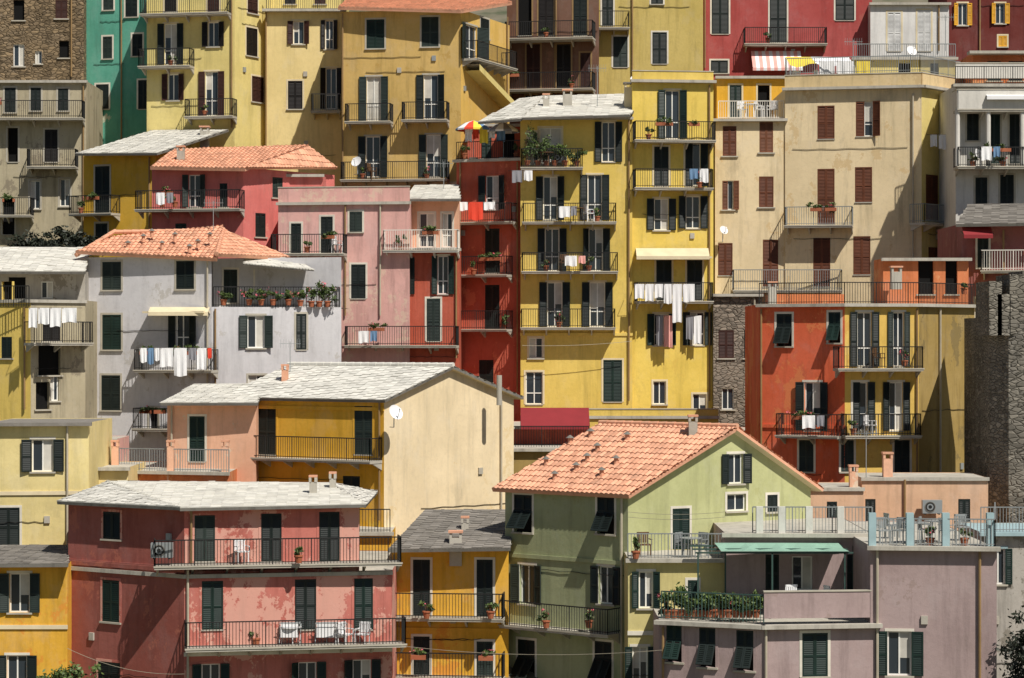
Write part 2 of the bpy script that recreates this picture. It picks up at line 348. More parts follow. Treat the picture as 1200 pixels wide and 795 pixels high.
class Bld:
    def __init__(s,name,pts,top,cols,deep=7,sh='shg',trim=None,rail='iron',flat=True,bot=None,over=.25,base=None,topmat='cement'):
        s.name=name; s.e=bpy.data.objects.new(name,None); COLL.objects.link(s.e); s.parts={}
        s.sh=sh; s.trim=trim; s.rail=rail; s.topmat=topmat
        P=[W(p[0],0,p[1]) for p in pts]; s.P=[V((p.x,p.y,0)) for p in P]
        s.z1=W(0,top,pts[0][1]).z; dm=min(p[1] for p in pts); s.z0=ground(dm)-3 if bot is None else W(0,bot,pts[0][1]).z
        s.w=[Wall(s,a,c,s.z0,s.z1,cols[min(i,len(cols)-1)]) for i,(a,c) in enumerate(zip(s.P,s.P[1:]))]
        s.deep=deep
        back=V((0,deep,0)); 
        if len(s.P)==3 and not flat: bk=[s.P[0]+s.P[2]-s.P[1]]
        else: bk=[s.P[-1]+back,s.P[0]+back]
        s.foot=s.P+bk; ring=[s.P[-1]]+bk+[s.P[0]]
        for a,c in zip(ring,ring[1:]):
            s.part('walls').face([V((a.x,a.y,s.z0)),V((c.x,c.y,s.z0)),V((c.x,c.y,s.z1)),V((a.x,a.y,s.z1))],cols[-1] if a is s.P[-1] else cols[0])
        if flat:
            s.part('roof').face([V((p.x,p.y,s.z1-.02)) for p in s.foot],topmat)
            if over:
                for w_ in s.w: w_.box(-over*.4,w_.L+over*.4,s.z1-.13,s.z1+.02,.002,over,topmat,'cornice')
        BL.append(s)
    def part(s,n_): return s.parts.setdefault(n_,MB())
    def top(s,k): p=s.P[k]; return V((p.x,p.y,s.z1))
    def do(s,wi,txt):
        w=s.w[wi]
        for it in txt.replace('\n',';').split(';'):
            a=it.split()
            if not a: continue
            k=a[0]; v=[float(x) for x in a[1:] if x.replace('.','').replace('-','').isdigit()]; m=[x for x in a[1:] if not x.replace('.','').replace('-','').isdigit()]
            if k=='B': w.balc(v[0],v[1],v[2],*(v[3:5]),rail=m[0] if m else None)
            elif k=='P':
                u,zt=w.uv(v[0],v[1]); _,zb=w.uv(v[0],v[2]); s.part('drain_pipe').tube(w.p(u,zb,.1),w.p(u,zt,.1),.05,m[0] if m else 'pipe',6)
            elif k=='S':
                _,z=w.uv(v[0],v[1]); w.box(-.02,w.L+.02,z-.08,z+.08,.003,.06,m[0] if m else 'trimgrey','string_course')
            elif k=='L':
                u0,z=w.uv(v[0],v[2]); u1,_=w.uv(v[1],v[2]); w.box(u0,u1,z-.1,z,.002,v[3] if len(v)>3 else .5,m[0] if m else 'cement','canopy')
            else: w.win(k,*v[:4])
    def gabled(s,ax,ay,kind,over=.35):
        w=s.w[1]; u,z=w.uv(ax,ay); w.gable=(u,z); G=w.p(u,z); d0=(s.P[0]-s.P[1]); R=G+d0
        P0,P1,P2=s.top(0),s.top(1),s.top(2); P3=P0+P2-P1; a=d0.normalized()*over
        s.part('walls').face([P0,P3,R],w.mat)
        s.slope=(G,(P0-P1).cross(G-P1).normalized())
        def dn(e,r): q=(e-r); return e+q.normalized()*over
        up=Z*.1
        for e1,e0 in ((P1,P0),(P2,P3)):
            roofsurf(s.part('roof'),[dn(e1,G)-a+up,dn(e0,R)+a+up,R+a+up,G-a+up],kind)
        ridgecap(s.part('roof'),G-a+up+Z*.06,R+a+up+Z*.06,kind)
    def roof(s,pts,kind,thick=.12): roofsurf(s.part('roof'),[W(*p) for p in pts],kind,thick)
    def chim(s,px,yb,yt,d,w=.5,mat='cement'):
        p=W(px,yb,d); s.chimat(p,W(px,yt,d).z-p.z,w,mat)
    def chimat(s,p,h,w,mat='cement',dn=.8):
        mb=s.part('chimney'); X=V((1,0,0)); Y=V((0,1,0))
        mb.obox(p,X,Y,Z,-w/2,w/2,-w/2,w/2,-dn,h-.28,mat)
        for a in (-1,1):
            for c in (-1,1): mb.obox(p,X,Y,Z,a*w*.4-.05,a*w*.4+.05,c*w*.4-.05,c*w*.4+.05,h-.28,h-.08,mat)
        mb.obox(p,X,Y,Z,-w*.6,w*.6,-w*.6,w*.6,h-.08,h,'tile' if w<.55 else 'cementdark')
    def ventpipe(s,p,h,w=.24):
        mb=s.part('roof_vents'); mb.tube(p-Z*.1,p+Z*h,w*.42,'tile',8,w*.34); mb.tube(p+Z*h,p+Z*(h+.12),w*.7,'cementdark',8,.03)
    def rail2(s,pts,h=1.0,mat=None,part='terrace_railing'):
        P=[W(*p) for p in pts]; z=P[0].z
        for p in P: p.z=z
        for a,c in zip(P,P[1:]): railing(s.part(part),a,c,h,mat or s.rail)
    def edge_rail(s,h=1.0,mat=None,ins=.1,k0=0,k1=None):
        F_=[V((p.x,p.y+ins,s.z1+.0)) for p in s.P]; F_=F_[k0:k1]
        for a,c in zip(F_,F_[1:]): railing(s.part('terrace_railing'),a,c,h,mat or s.rail)
    def finish(s):
        for w in s.w: w.finish()
        for k,mb in s.parts.items(): mb.build(k,s.e)
# ================================================================= TOP ROW
b=Bld('stone_apartment_building',[(-20,145),(98,145)],-40,['stonebrown'],sh='shdark')
b.do(0,"g 22 52 78 13;k 75 48 68 12;c 72 0 22 14;k 22 0 24 13;g 45 60 75 8;P 84 -30 90")
b=Bld('grey_apartment_building',[(-20,140),(101,140)],95,['greybeige'],sh='shdark',trim='trimgrey')
b.do(0,"c 12 103 132 13;c 42 103 130 12;c 74 104 130 12;B -20 100 138;c 60 152 190 15;k 15 150 190 12;B 35 92 195;g 41 212 245 12;g 76 210 242 12;k 10 235 275 14;B -20 40 252;P 98 100 290")
b=Bld('teal_house',[(98,146),(174,145)],-30,['teal'],trim='trimw')
b.do(0,"c 126 43 69 11;c 120 99 128 15;c 161 40 66 12;c 168 94 128 12;c 127 -6 12 12;c 154 -12 20 14;P 143 -20 170")
b=Bld('pale_yellow_apartment_building',[(172,141),(275,140),(314,143)],-40,['yelpale','yelpale'],sh='shdark',trim='cream2')
b.do(0,"o 200 28 76 15;B 168 228 77;o 250 26 55 13;o 203 87 118 13;o 248 84 136 15;B 222 278 136;B 170 272 15;c 200 -20 14 14;c 250 -20 14 14;P 272 -20 150")
b.do(1,"c 295 33 66 13;c 302 90 120 14;c 296 -12 16 12")
b=Bld('cream_apartment_building',[(312,142),(402,142)],12,['cream'],sh='shdark',trim='cream2',over=.5)
b.do(0,"o 350 25 52 13;o 386 24 58 10;c 346 95 128 17;o 388 80 128 13;B 366 400 130 ironlight;P 312 14 190")
b.edge_rail()
b=Bld('cream_penthouse',[(318,145),(400,145)],-40,['yelpale'],sh='shdark'); b.do(0,"c 340 -14 5 13;c 375 -14 5 13")
b=Bld('ochre_apartment_building',[(400,138),(540,137),(597,144)],14,['ochre','ochreside'],flat=False,trim='trimgrey')
b.roof([(396,11,137.4),(541,9,136),(600,8,144),(585,-6,150),(412,-5,149)],'tile')
b.do(0,"c 440 23 57 21;c 504 20 55 20;o 438 90 142 17;o 505 88 140 17;B 408 461 142;B 474 527 140;o 437 160 208 17;o 508 158 208 17;B 403 527 210;P 402 16 235;S 410 216 cream2")
b.do(1,"o 552 30 72 14;B 541 588 73 1 1.0;c 568 22 45 10;P 593 20 125")
wl=b.w[1]
mb=b.part('stair_canopy'); a0=wl.p(*wl.uv(545,76),.9); a1=wl.p(*wl.uv(592,125),.9); c0=wl.p(*wl.uv(545,76),.0); c1=wl.p(*wl.uv(592,125),.0)
mb.face([a0,a1,c1,c0],'cement'); mb.face([a0-Z*.35,a1-Z*.35,a1,a0],'yelpale'); mb.face([a0-Z*.35,c0-Z*.35,c1-Z*.35,a1-Z*.35],'yelpale')
b=Bld('brown_apartment_building',[(594,147),(702,146)],-40,['darkbrown'],sh='shdark',trim='pipe')
b.do(0,"k 615 -10 42 16;c 640 -8 42 18;c 680 -8 42 16;B 596 698 44 1 1.4;c 625 52 104 16;c 660 52 104 18;c 686 62 104 12;B 596 698 104 1 1.4;P 652 -20 120;c 622 112 135 12")
b=Bld('mustard_apartment_building',[(700,148),(824,148)],-40,['mustard'],trim='trimw')
b.do(0,"c 727 43 79 17;c 773 38 75 17;c 712 -14 30 13;B 700 737 32;c 770 -14 5 14;P 741 -20 110")
b=Bld('crimson_apartment_building',[(822,150),(1022,150)],-40,['redtop'],trim='trimw')
b.do(0,"c 844 -12 40 20;c 912 -10 50 20;B 871 967 51;c 990 -15 24 22;c 843 71 86 20;P 826 -20 80")
b=Bld('white_house',[(1020,149),(1112,149)],4,['whitewall'],sh='shwhite',trim='cream2')
b.do(0,"c 1048 14 60 16;c 1083 12 60 16;P 1100 6 60")
b=Bld('maroon_house',[(1110,152),(1230,152)],-40,['maroon'],sh='shyel',trim='cream2')
b.do(0,"o 1128 4 30 11;o 1172 4 28 11;c 1175 42 55 10;P 1148 -20 60")
# ================================================================= BEIGE
b=Bld('beige_apartment_building',[(920,131),(1080,129.5),(1145,134)],104,['beige','beigeyel'],sh='shbrown',over=.35,rail='ironlight')
b.do(0,"c 968 124 163 20;h 1013 119 160 20;c 968 198 263 20;c 1012 196 237 20;B 921 1000 264 ironlight;c 963 279 336 20;c 1010 277 322 20;P 1070 110 350 pipew")
b.do(1,"c 1092 205 258 14;B 1066 1112 262;c 1128 150 185 12;c 1095 290 330 14")
b.edge_rail(.7,'sol_tan')
b.rail2([(922,88,131.6),(1078,88,130),(1142,88,134.5)],.9,'ironlight','roof_railing')
b2=Bld('rooftop_room',[(1000,136),(1120,136)],68,['beigeyel'],sh='shdark',deep=4); b2.do(0,"k 1060 74 98 14;k 1095 74 98 10"); b2.edge_rail(.8,'ironlight')
b=Bld('beige_side_building',[(838,131.2),(920,131.1)],140,['beige'],sh='shbrown',rail='ironlight',over=.3)
b.do(0,"c 855 148 183 16;c 898 143 179 16;h 853 212 246 13;c 898 207 243 17;c 850 285 323 17;c 903 281 336 18")
b.w[0].balc(858,985,340,1.1,.9,'ironlight'); b.rail2([(842,140,131.5),(918,140,131.4)],1.0,'ironwhite')
b=Bld('yellow_penthouse',[(840,137),(925,137)],90,['yelstrong'],deep=4,trim='cream2'); b.do(0,"c 862 100 138 14;k 895 100 138 14")
b=Bld('stone_base_house',[(836,130),(892,130)],345,['stonegrey'],sh='shdark',trim='stonegrey'); b.do(0,"c 851 387 420 18;c 878 388 420 12;g 853 455 480 14;P 884 350 500 pipew")
# ================================================================= TOWERS
b=Bld('yellow_tower_house',[(741,130),(836,130.5)],94,['yel2'],trim='cream2',over=.3)
b.do(0,"o 788 106 163 17;B 741 835 164;c 775 172 218 17;h 812 168 218 18;B 741 832 220;o 775 233 270 17;o 812 230 268 17;c 778 305 352 18;c 814 305 352 18;B 743 832 353;o 775 368 405 17;o 817 366 405 17;g 773 447 474 15;g 820 462 485 16;P 831 100 470;L 745 831 301 .9 cream2")
b.edge_rail(.5,'sol_yel')
b=Bld('yellow_apartment_building',[(610,130),(741,129.8)],138,['yel'],trim='cream2',flat=True,over=.15)
b.do(0,"o 713 143 190 16;g 645 150 193 26;g 625 155 193 12;B 611 683 196;o 645 207 258 17;o 697 205 258 17;B 613 722 260;o 647 268 318 17;o 698 268 318 17;B 612 724 318;o 650 331 383 18;o 700 331 383 18;B 611 721 384;g 628 396 420 16;c 718 422 471 22;g 626 436 474 20;P 737 140 470;S 680 392 yel")
b.roof([(612,139,128.8),(738,134,128.8),(762,110,135),(640,112,135)],'slate')
b.roof([(560,143,129.4),(611,140,129.0),(639,112,135),(610,116,135)],'slate')
b.chim(738,128,97,131,.6,'cream2'); b.chim(665,125,105,132); b.chim(640,124,110,132,.35)
b=Bld('red_tower_house',[(535,132),(612,130.6)],188,['red'],trim='red',over=.3)
b.do(0,"o 577 206 246 16;B 537 607 260;c 577 268 320 17;B 536 601 322;c 577 334 386 17;B 535 601 386;c 570 422 458 17;P 607 190 460;P 540 190 460")
b.edge_rail(1.0); 
b2=Bld('rooftop_terrace_room',[(548,134.5),(612,134.5)],146,['red'],deep=3); b2.do(0,"c 570 154 186 12;k 596 154 186 14")
# ================================================================= LEFT MIDDLE
b=Bld('mustard_hill_house',[(98,136),(182,134),(268,138)],180,['yelhouse','yelhouse'],flat=False,trim='trimgrey')
b.roof([(88,181,135),(184,179,133),(268,153,139),(180,152,141)],'slate'); b.chim(240,158,148,138)
b.do(0,"c 120 195 250 17;B 92 141 250;c 119 262 286 14;P 176 184 285")
b=Bld('pink_house',[(178,129),(285,128),(392,134)],198,['pink','pink'],flat=False,deep=7,trim='pink')
b.roof([(176,198,128.4),(287,197,127.2),(362,172,133),(205,174,133)],'tile'); b.roof([(287,197,127.2),(395,197,133.6),(362,172,133)],'tile')
b.chim(212,180,171,130,.4)
b.do(0,"o 228 205 243 14;c 262 215 243 9;B 165 287 245;c 212 262 290 13")
b.do(1,"c 325 208 232 12;c 305 250 278 12")
b=Bld('pink_terrace_house',[(326,127),(480,126)],238,['pinkpale'],trim='trimw',over=.2)
b.do(0,"c 383 254 297 14;c 347 262 297 12;B 322 407 297;c 417 248 272 15;c 420 310 350 17;c 372 310 350 12;P 405 240 370;P 446 240 370 pipew")
b.edge_rail(.8,'sol_pp')
b=Bld('pink_rooftop_shed',[(330,131),(378,131)],205,['pink'],deep=3)
b=Bld('orange_house',[(456,126.5),(538,126)],292,['red'],trim='trimw',over=.3)
b.do(0,"o 475 302 345 11;o 519 300 345 13;c 508 350 400 16;c 455 352 402 14;P 535 300 420")
b.w[0].balc(408,538,405,1.0,.95)
b.w[0].balc(452,539,293,1.05,.8,'ironwhite','whitebal')
b=Bld('orange_house_attic',[(480,128.5),(538,128)],232,['peach'],trim='trimw',deep=5); b.do(0,"g 500 250 290 18;g 524 250 290 12")
b.roof([(474,234,127.5),(540,233,127.2),(537,217,132),(486,217,132)],'slate')
b=Bld('orange_lean_to',[(412,127.3),(460,127)],322,['red'],trim='trimw',deep=4); b.do(0,"c 438 345 395 14;S 430 345 trimw")
b.roof([(420,323,126.6),(460,323,126.3),(458,318,129.5),(425,318,129.5)],'slate')
# grey house
b=Bld('grey_plaster_house',[(100,119.5),(248,117.5),(400,119)],302,['grey','grey'],deep=8,flat=False,trim='trimgrey')
b.do(0,"c 131 307 340 22;c 217 306 339 21;c 131 369 410 22;o 214 368 410 16;c 130 440 481 22;k 180 478 503 10;B 165 248 503;P 244 306 505 pipew;L 175 246 365 .8 cream2") 
b.w[0].balc(166,256,434,1.0,.9)
b.w[1].z1=W(0,360,118).z
b.do(1,"o 300 370 408 20;c 353 368 410 12;g 301 440 462 20;P 252 362 505;c 268 478 500 10")
b.part('roof').face([V((p.x,p.y,b.w[1].z1-.01)) for p in (b.P[1],b.P[2],b.P[2]+V((0,6,0)),b.P[1]+V((0,6,0)))],'cement')
R0=W(135,272,121); R1=W(262,270,122); E0=b.top(0)+V((-.4,-.4,.05)); E1=b.top(1)+V((.3,-.5,.05)); E2=W(340,304,121.5); E2.z=E1.z
for q in ([E0,E1,R1,R0],[E1,E2,R1]): roofsurf(b.part('roof'),q,'tile')
ridgecap(b.part('roof'),R0,R1); ridgecap(b.part('roof'),E1+Z*.05,R1+Z*.05); ridgecap(b.part('roof'),E0+Z*.05,R0+Z*.05)
nn_=(E1-E0).cross(R0-E0).normalized()
for cx,cyb in ((150,290),(168,282),(190,290),(205,280),(232,288),(246,280),(178,276),(222,294)): b.ventpipe(rayplane(cx,cyb,E0,nn_),.22)
b2=Bld('grey_house_attic',[(249,119.5),(335,121)],303,['grey'],deep=4,flat=True,over=0,trim='trimw'); b2.do(0,"c 270 316 355 16;g 310 318 355 22")
mb=b.part('white_canopy'); 
roofsurf(mb,[W(285,308,118.3),W(368,318,118.3),W(350,303,121),W(290,300,121)],'slate',.06)
b.rail2([(250,360,118),(398,360,119)],1.0)
# left edge
b=Bld('ochre_edge_house',[(-20,115),(36,114),(100,116)],352,['yel','greybeige'],sh='shdark',deep=7,over=.1)
b.do(0,"k 8 330 352 12;c 8 395 420 12;P 30 360 480"); b.do(1,"k 58 403 440 26;g 64 440 470 10;B 28 97 402;k 50 448 480 16;c 60 362 400 20")
b.rail2([(-20,360,114),(34,360,113.6)],1.0)
b=Bld('slate_attic',[(-20,118),(100,118.5)],318,['greywarm'],deep=4,flat=False); b.do(0,"k 20 325 350 20;g 55 330 350 14")
b.roof([(-25,319,117),(100,318,117),(106,291,122),(-25,289,122)],'slate')
# ================================================================= ROW B
b=Bld('cream_house',[(-20,102),(104,102.5)],496,['creamhouse'],trim='trimw',deep=6,over=.35,topmat='slatedark')
b.do(0,"o 50 515 553 25;c 10 595 640 26;P 79 500 640 pipew;S 50 578 cream2")
b=Bld('cream_house_annex',[(60,105),(150,105)],548,['cream'],deep=5); 
b=Bld('pink_annex',[(60,110),(135,110)],515,['pinkpale'],deep=4)
b=Bld('yellow_front_house',[(-20,95),(79,95)],660,['yelfront'],deep=6,trim='trimw',flat=False)
b.do(0,"o 23 672 718 24;o 20 768 800 24;S 20 735 cream2")
b.roof([(-25,662,94.2),(80,661,94.2),(82,639,99),(-25,639,99)],'slatedark')
b=Bld('peach_annex',[(196,110.5),(300,109.5)],472,['peach'],deep=5,flat=False,trim='trimw'); b.do(0,"c 231 488 541 18;P 202 476 540 pipew")
b.roof([(188,473,109.7),(302,472,108.8),(310,450,114),(228,450,114.5)],'slate')
b=Bld('orange_terrace_house',[(104,108.5),(268,106.5)],551,['orangewall'],deep=8,over=.15); b.edge_rail(1.0,'ironlight')
for i,px in enumerate((135,200,264)): b.chim(px,551,516,107.5,.3,'peach')
b=Bld('golden_house',[(268,111.5),(450,107),(602,112)],466,['yelstrong','gableend'],flat=False,sh='shg',trim='yelstrong')
b.do(0,"c 313 476 533 21;c 426 476 533 21;c 412 558 590 20;P 446 470 610 pipe;S 350 478 yelstrong")
b.w[0].balc(264,448,538,1.0,1.0); b.gabled(525,432,'slate',.3)
b.do(1,"P 586 468 600 pipew")
mb=b.part('chimney_pipe'); mb.tube(W(585,475,109.8),W(585,440,109.8),.13,'cement',10)
b.chim(334,437,427,112,.3,'tile')
b=Bld('golden_house_lower_wing',[(400,104),(459,104)],624,['yelstrong'],deep=4); b.rail2([(400,624,104.2),(457,624,104.2)],1.0)
# ================================================================= RIGHT MIDDLE
b=Bld('red_orange_house',[(890,113),(990,111),(1077,111.5),(1142,115)],357,['redorange','yelright','ochreshade'],deep=7,trim='trimw',over=.25)  # third wall: yellow plaster darkened in its colour to look shaded
b.do(0,"l 919 368 406 18;o 952 448 505 19;c 945 516 553 17;S 940 500 redorange;l 978 366 402 14;P 893 362 560") 
b.do(1,"o 1013 366 430 17;o 1053 366 430 13;h 1008 448 505 17;o 1050 448 505 16;c 993 516 553 15;c 1057 516 555 18;P 1074 362 560;B 976 1075 432")
b.w[0].balc(917,989,511,1.0,.9); b.w[1].balc(985,1073,511,1.0,.9)
b.do(2,"P 1100 362 560 pipew")
b.edge_rail(1.0)
b2=Bld('rooftop_extension',[(1035,117),(1135,117)],303,['orangewall','yelright'],deep=3,over=.3); b2.do(0,"k 1085 306 345 18;k 1115 306 345 14")
b2=Bld('orange_rooftop_room',[(905,116),(990,116)],345,['orangewall'],deep=3,over=0)
b2.chim(905,345,330,116,.4); b2.chim(1050,320,312,116)
# right edge
b=Bld('white_balcony_building',[(1120,126),(1235,126)],100,['whitebal'],deep=8,trim='trimgrey',over=.6)
b.do(0,"c 1140 130 165 14;c 1165 134 192 14;c 1190 134 192 14;B 1117 1235 195 1 1.3;c 1150 208 255 14;c 1180 205 250 16")
b.w[0].balc(1117,1235,128,1.0,1.3,'sol_white')
for px in (1122,1158,1198):
    q=W(px,195,124.9); b.part('columns').tube(q,V((q.x,q.y,W(0,128,124.9).z)),.13,'whitebal',10)
b.edge_rail(1.0)
b=Bld('white_building_penthouse',[(1140,130),(1235,130)],62,['orangewall'],deep=4,over=.8); b.do(0,"c 1165 72 95 16;c 1190 72 95 16"); b.rail2([(1120,92,129),(1235,92,129)],.8,'sol_white')
b=Bld('rose_edge_building',[(1128,119),(1240,118)],262,['pinkmaroon'],deep=7,trim='trimw',flat=False)
b.roof([(1120,263,118),(1245,262,117),(1245,238,122),(1135,240,123)],'slatedark')
b.do(0,"c 1152 274 314 13;c 1188 326 372 18;c 1150 350 398 14;B 1150 1235 317 ironwhite;B 1118 1168 400;P 1176 270 500;c 1148 450 485 18")
b=Bld('stone_tower',[(1160,106),(1182,104.6),(1240,104)],372,['oldgrey'],deep=6,over=0)
for (x_,a_) in ((1164,330),(1174,345),(1188,322),(1203,318),(1218,325)):
    q=W(x_,380,105); b.part('broken_top').obox(q,V((1,0,0)),V((0,1,0)),Z,-.28,.28,-.5,2.5,-.5,(380-a_)*105/F,'oldgrey')
# base terraces under the towers
b=Bld('yellow_terrace_wall',[(682,123),(842,123)],488,['yel'],deep=6,over=.1); b.edge_rail(.35,'sol_yel')
b=Bld('market_terrace',[(596,121),(690,121)],500,['red'],deep=8,over=.1); b.rail2([(598,524,116),(690,524,116)],1.0)
b=Bld('ochre_lower_house',[(596,116),(700,116)],526,['ochreshade'],deep=5)
b=Bld('beige_lower_house',[(836,124),(900,124)],505,['pinkpale'],deep=5)
# ================================================================= FRONT ROW
b=Bld('green_house',[(592,98.5),(736,94.6),(950,99)],572,['green','greengable'],flat=False,trim='trimw',sh='shg')
b.do(0,"l 613 580 624 21;l 710 582 626 20;o 618 662 708 18;o 710 664 708 17;l 617 750 800 20;l 707 752 800 20;S 660 655 green;P 730 576 795 pipew")
b.w[0].balc(578,728,738,1.0,.9)
b.do(1,"o 862 532 567 17;g 863 579 599 22;c 798 596 652 20;c 905 580 600 12")
b.gabled(856,504,'tile',.35)
for cx,cy_ in ((675,556),(700,533),(722,548),(640,549),(668,524),(692,516),(650,566),(735,520),(705,562),(688,545)): b.ventpipe(rayplane(cx,cy_,*b.slope)+Z*.12,.26,.26)
b.chimat(rayplane(812,512,*b.slope),.9,.35)
b=Bld('golden_row_house',[(458,98),(596,97.5)],643,['yelfront'],flat=False,deep=6,trim='trimw')
b.do(0,"c 494 656 722 20;c 568 656 722 19;c 494 746 800 19;c 568 752 800 19;S 520 738 yelfront;P 462 650 795")
b.w[0].balc(457,592,725,1.0,.9); b.w[0].balc(457,592,795,1.0,.9)
b.roof([(455,645,97),(598,642,96.6),(602,598,103),(500,597,103.5)],'slatedark'); b.chim(534,640,622,97.8,.5); b.chim(545,618,605,100,.3)
b=Bld('yellow_green_annex',[(736,91.5),(858,91.5)],655,['yelgreen'],deep=4,sh='shgreen2',trim='trimw',over=.25)
b.do(0,"o 757 670 713 17;c 812 680 715 12;o 750 758 800 18;S 760 742 trimw")
b.edge_rail(.95,'ironlight')
# pink front house
b=Bld('pink_row_house',[(80,96),(216,92.5),(459,94)],664,['pinkfrontdark','pinkfront'],deep=9,trim='pinkfront',over=.1)
b.do(0,"c 130 680 729 20;c 128 776 805 26;S 150 664 pinkfrontdark;P 84 670 800 pipew")
b.do(1,"c 249 681 738 25;c 358 679 738 25;c 426 678 738 22;o 247 778 810 22;o 360 776 810 22;o 424 773 805 22;P 220 668 800 pipew;S 300 765 trimw")
b.w[1].balc(216,472,758,1.0,1.0)
b=Bld('pink_row_house_upper_floor',[(80,96.2),(216,93),(421,94.2)],589,['pinkfrontdark','pinkfront'],deep=8,flat=False,trim='pinkfront',bot=665)
b.do(0,"c 131 600 632 20;S 150 662 pinkfrontdark"); b.do(1,"c 240 604 658 24;c 318 602 658 24;c 386 600 658 24;P 224 598 660")
b.w[1].balc(180,467,662,1.0,1.0)
E0=b.top(0)+V((-.4,-.3,.06)); E1=b.top(1)+V((-.1,-.5,.06)); E2=b.top(2)+V((.3,-.5,.06)); R0=W(126,565,99.5); R1=W(385,563,99.5); R1.z=R0.z
B0=E0+V((0,7,0)); B2=E2+V((0,8,0))
for q in ([E0,E1,R0],[E1,E2,R1,R0],[E2,B2,R1],[B2,B0,R0,R1],[E0,R0,B0]): roofsurf(b.part('roof'),q,'slate')
b.chim(367,572,557,96.5,.28); b.chim(390,566,553,98,.25)
# mauve
b=Bld('mauve_house',[(773,87.5),(895,86),(1028,86.5)],727,['mauve','mauve'],deep=6,trim='mauve',over=.3)
b.do(0,"l 790 732 776 18;l 829 736 782 19;l 873 739 786 20;P 778 735 800"); b.trim='trimw'; b.do(1,"c 955 742 793 30;P 897 732 800 pipew")
b.rail2([(775,725,87.6),(895,725,86.2)],1.0,'irongreen'); b.rail2([(895,725,86.2),(1026,725,86.6)],.95,'sol_mauve'); 
b=Bld('mauve_upper_house',[(850,91.2),(1022,91)],625,['mauve'],deep=8,trim='mauve',over=.35)
b.do(0,"g 940 652 692 24;c 1000 650 692 15;c 905 650 692 16"); b.rail2([(882,625,91.3),(1022,625,91.2)],1.0,'ironlight')
b=Bld('mauve_corner_house',[(1020,86.5),(1168,86)],640,['mauve'],deep=12,sh='shgreen2',trim='trimw',over=.3)
b.do(0,"o 1054 740 792 28;P 1148 645 800;P 1028 645 800 pipew"); b.rail2([(1022,640,86.7),(1166,640,86.2),(1166,620,95)],1.0,'ironlight')
for px in (890,916,948,985): b.part('terrace_posts').obox(W(px,626,91),V((1,0,0)),V((0,1,0)),Z,-.13,.13,-.13,.13,0,1.05,'whitebal')
for px in (1022,1066,1108,1160): b.part('terrace_posts').obox(W(px,640,86.5),V((1,0,0)),V((0,1,0)),Z,-.13,.13,-.13,.13,0,1.2,'paleblue')
b=Bld('peach_rooftop_house',[(1010,103),(1158,103)],560,['roofpeach'],deep=4,over=.1); b.do(0,"c 1020 585 612 12;c 1130 585 612 14;P 1060 562 612"); b.chim(1040,560,530,104,.4,'peach')
b=Bld('peach_wing',[(878,101),(1012,101)],572,['roofpeach'],deep=4,over=.1); b.do(0,"c 925 588 615 14;c 975 588 615 12"); b.chim(1000,572,545,102,.35,'peach')
b=Bld('grey_corner_house',[(1150,96),(1240,96)],624,['greywarm'],deep=5,sh='shgreen2',trim='paleblue',over=.3,topmat='paleblue'); b.do(0,"o 1170 643 685 16"); b.edge_rail(1.0,'ironlight')
for bb in BL: bb.finish()
# ================================================================= props
def prop(name,fn):
    mb=MB(); fn(mb); return mb.build(name)
def laundry(items,d,line=None):
    mb=MB(); xs=[i[0] for i in items]+[i[1] for i in items]; yt=items[0][2]
    a=W(min(xs)-4,yt,d); c=W(max(xs)+4,yt,d); mb.beam(a,c,.015,'iron')
    for y_ in (a,c): mb.beam(y_,y_+V((0,.5,0)),.02,'iron')
    for x0,x1,y0,y1,m in items:
        A=W(x0,yt,d); wd=W(x1,yt,d).x-A.x; h=(y1-yt)*d/F; nx=8; nz=5; ph=random.random()*6
        g=[[A+V((wd*i/nx,-.03-.05*math.sin(ph+i*1.5)*(j/nz)-.02*j/nz,-h*j/nz-(.03*math.sin(i*.8+ph) if j==nz else 0))) for i in range(nx+1)] for j in range(nz+1)]
        for j in range(nz):
            for i in range(nx): mb.face([g[j][i],g[j+1][i],g[j+1][i+1],g[j][i+1]],m)
        mb.beam(A+V((.04,-.03,.03)),A+V((.04,-.03,-.06)),.02,'wood')
    mb.build('hanging_laundry')
laundry([(34,44,361,384,'clothw'),(45,58,361,380,'clothw'),(59,72,361,383,'clothw'),(73,90,361,378,'clothw')],112.6)
laundry([(164,172,408,425,'clothw'),(173,180,408,427,'clothblue'),(181,187,408,423,'clothw'),(188,203,408,430,'clothw'),(204,219,408,441,'clothw'),(221,230,408,422,'clothgrey'),(231,242,408,433,'clothw'),(243,248,408,420,'clothred')],116)
laundry([(744,755,333,350,'clothw'),(756,766,333,353,'clothw'),(767,777,333,349,'clothw'),(778,787,333,356,'clothw'),(788,799,333,378,'clothw'),(800,814,333,354,'clothw')],128.8)
laundry([(769,777,370,405,'clothgrey'),(778,788,370,407,'clothpink')],129.7)
laundry([(804,812,370,398,'clothgrey'),(813,822,370,403,'clothw')],129.9)
laundry([(537,548,237,247,'clothw'),(549,566,237,258,'clothred'),(567,580,237,246,'clothw')],129.9)
laundry([(1090,1098,158,172,'clothw'),(1100,1110,158,175,'clothw')],129)
laundry([(600,612,200,214,'clothgrey'),(614,624,200,212,'clothw')],128.6)
laundry([(820,830,198,214,'clothw'),(808,818,198,210,'clothblue')],129.2)
laundry([(940,955,487,502,'clothw'),(957,966,487,500,'clothgrey')],110.4)
laundry([(1150,1162,172,188,'clothw'),(1164,1172,172,184,'clothblue')],124.4)
laundry([(662,676,300,312,'clothw'),(678,686,300,309,'clothpink')],128.6)
laundry([(960,978,72,92,'clothw'),(980,1000,72,90,'clothw'),(1003,1020,72,88,'clothyel')],131.5)
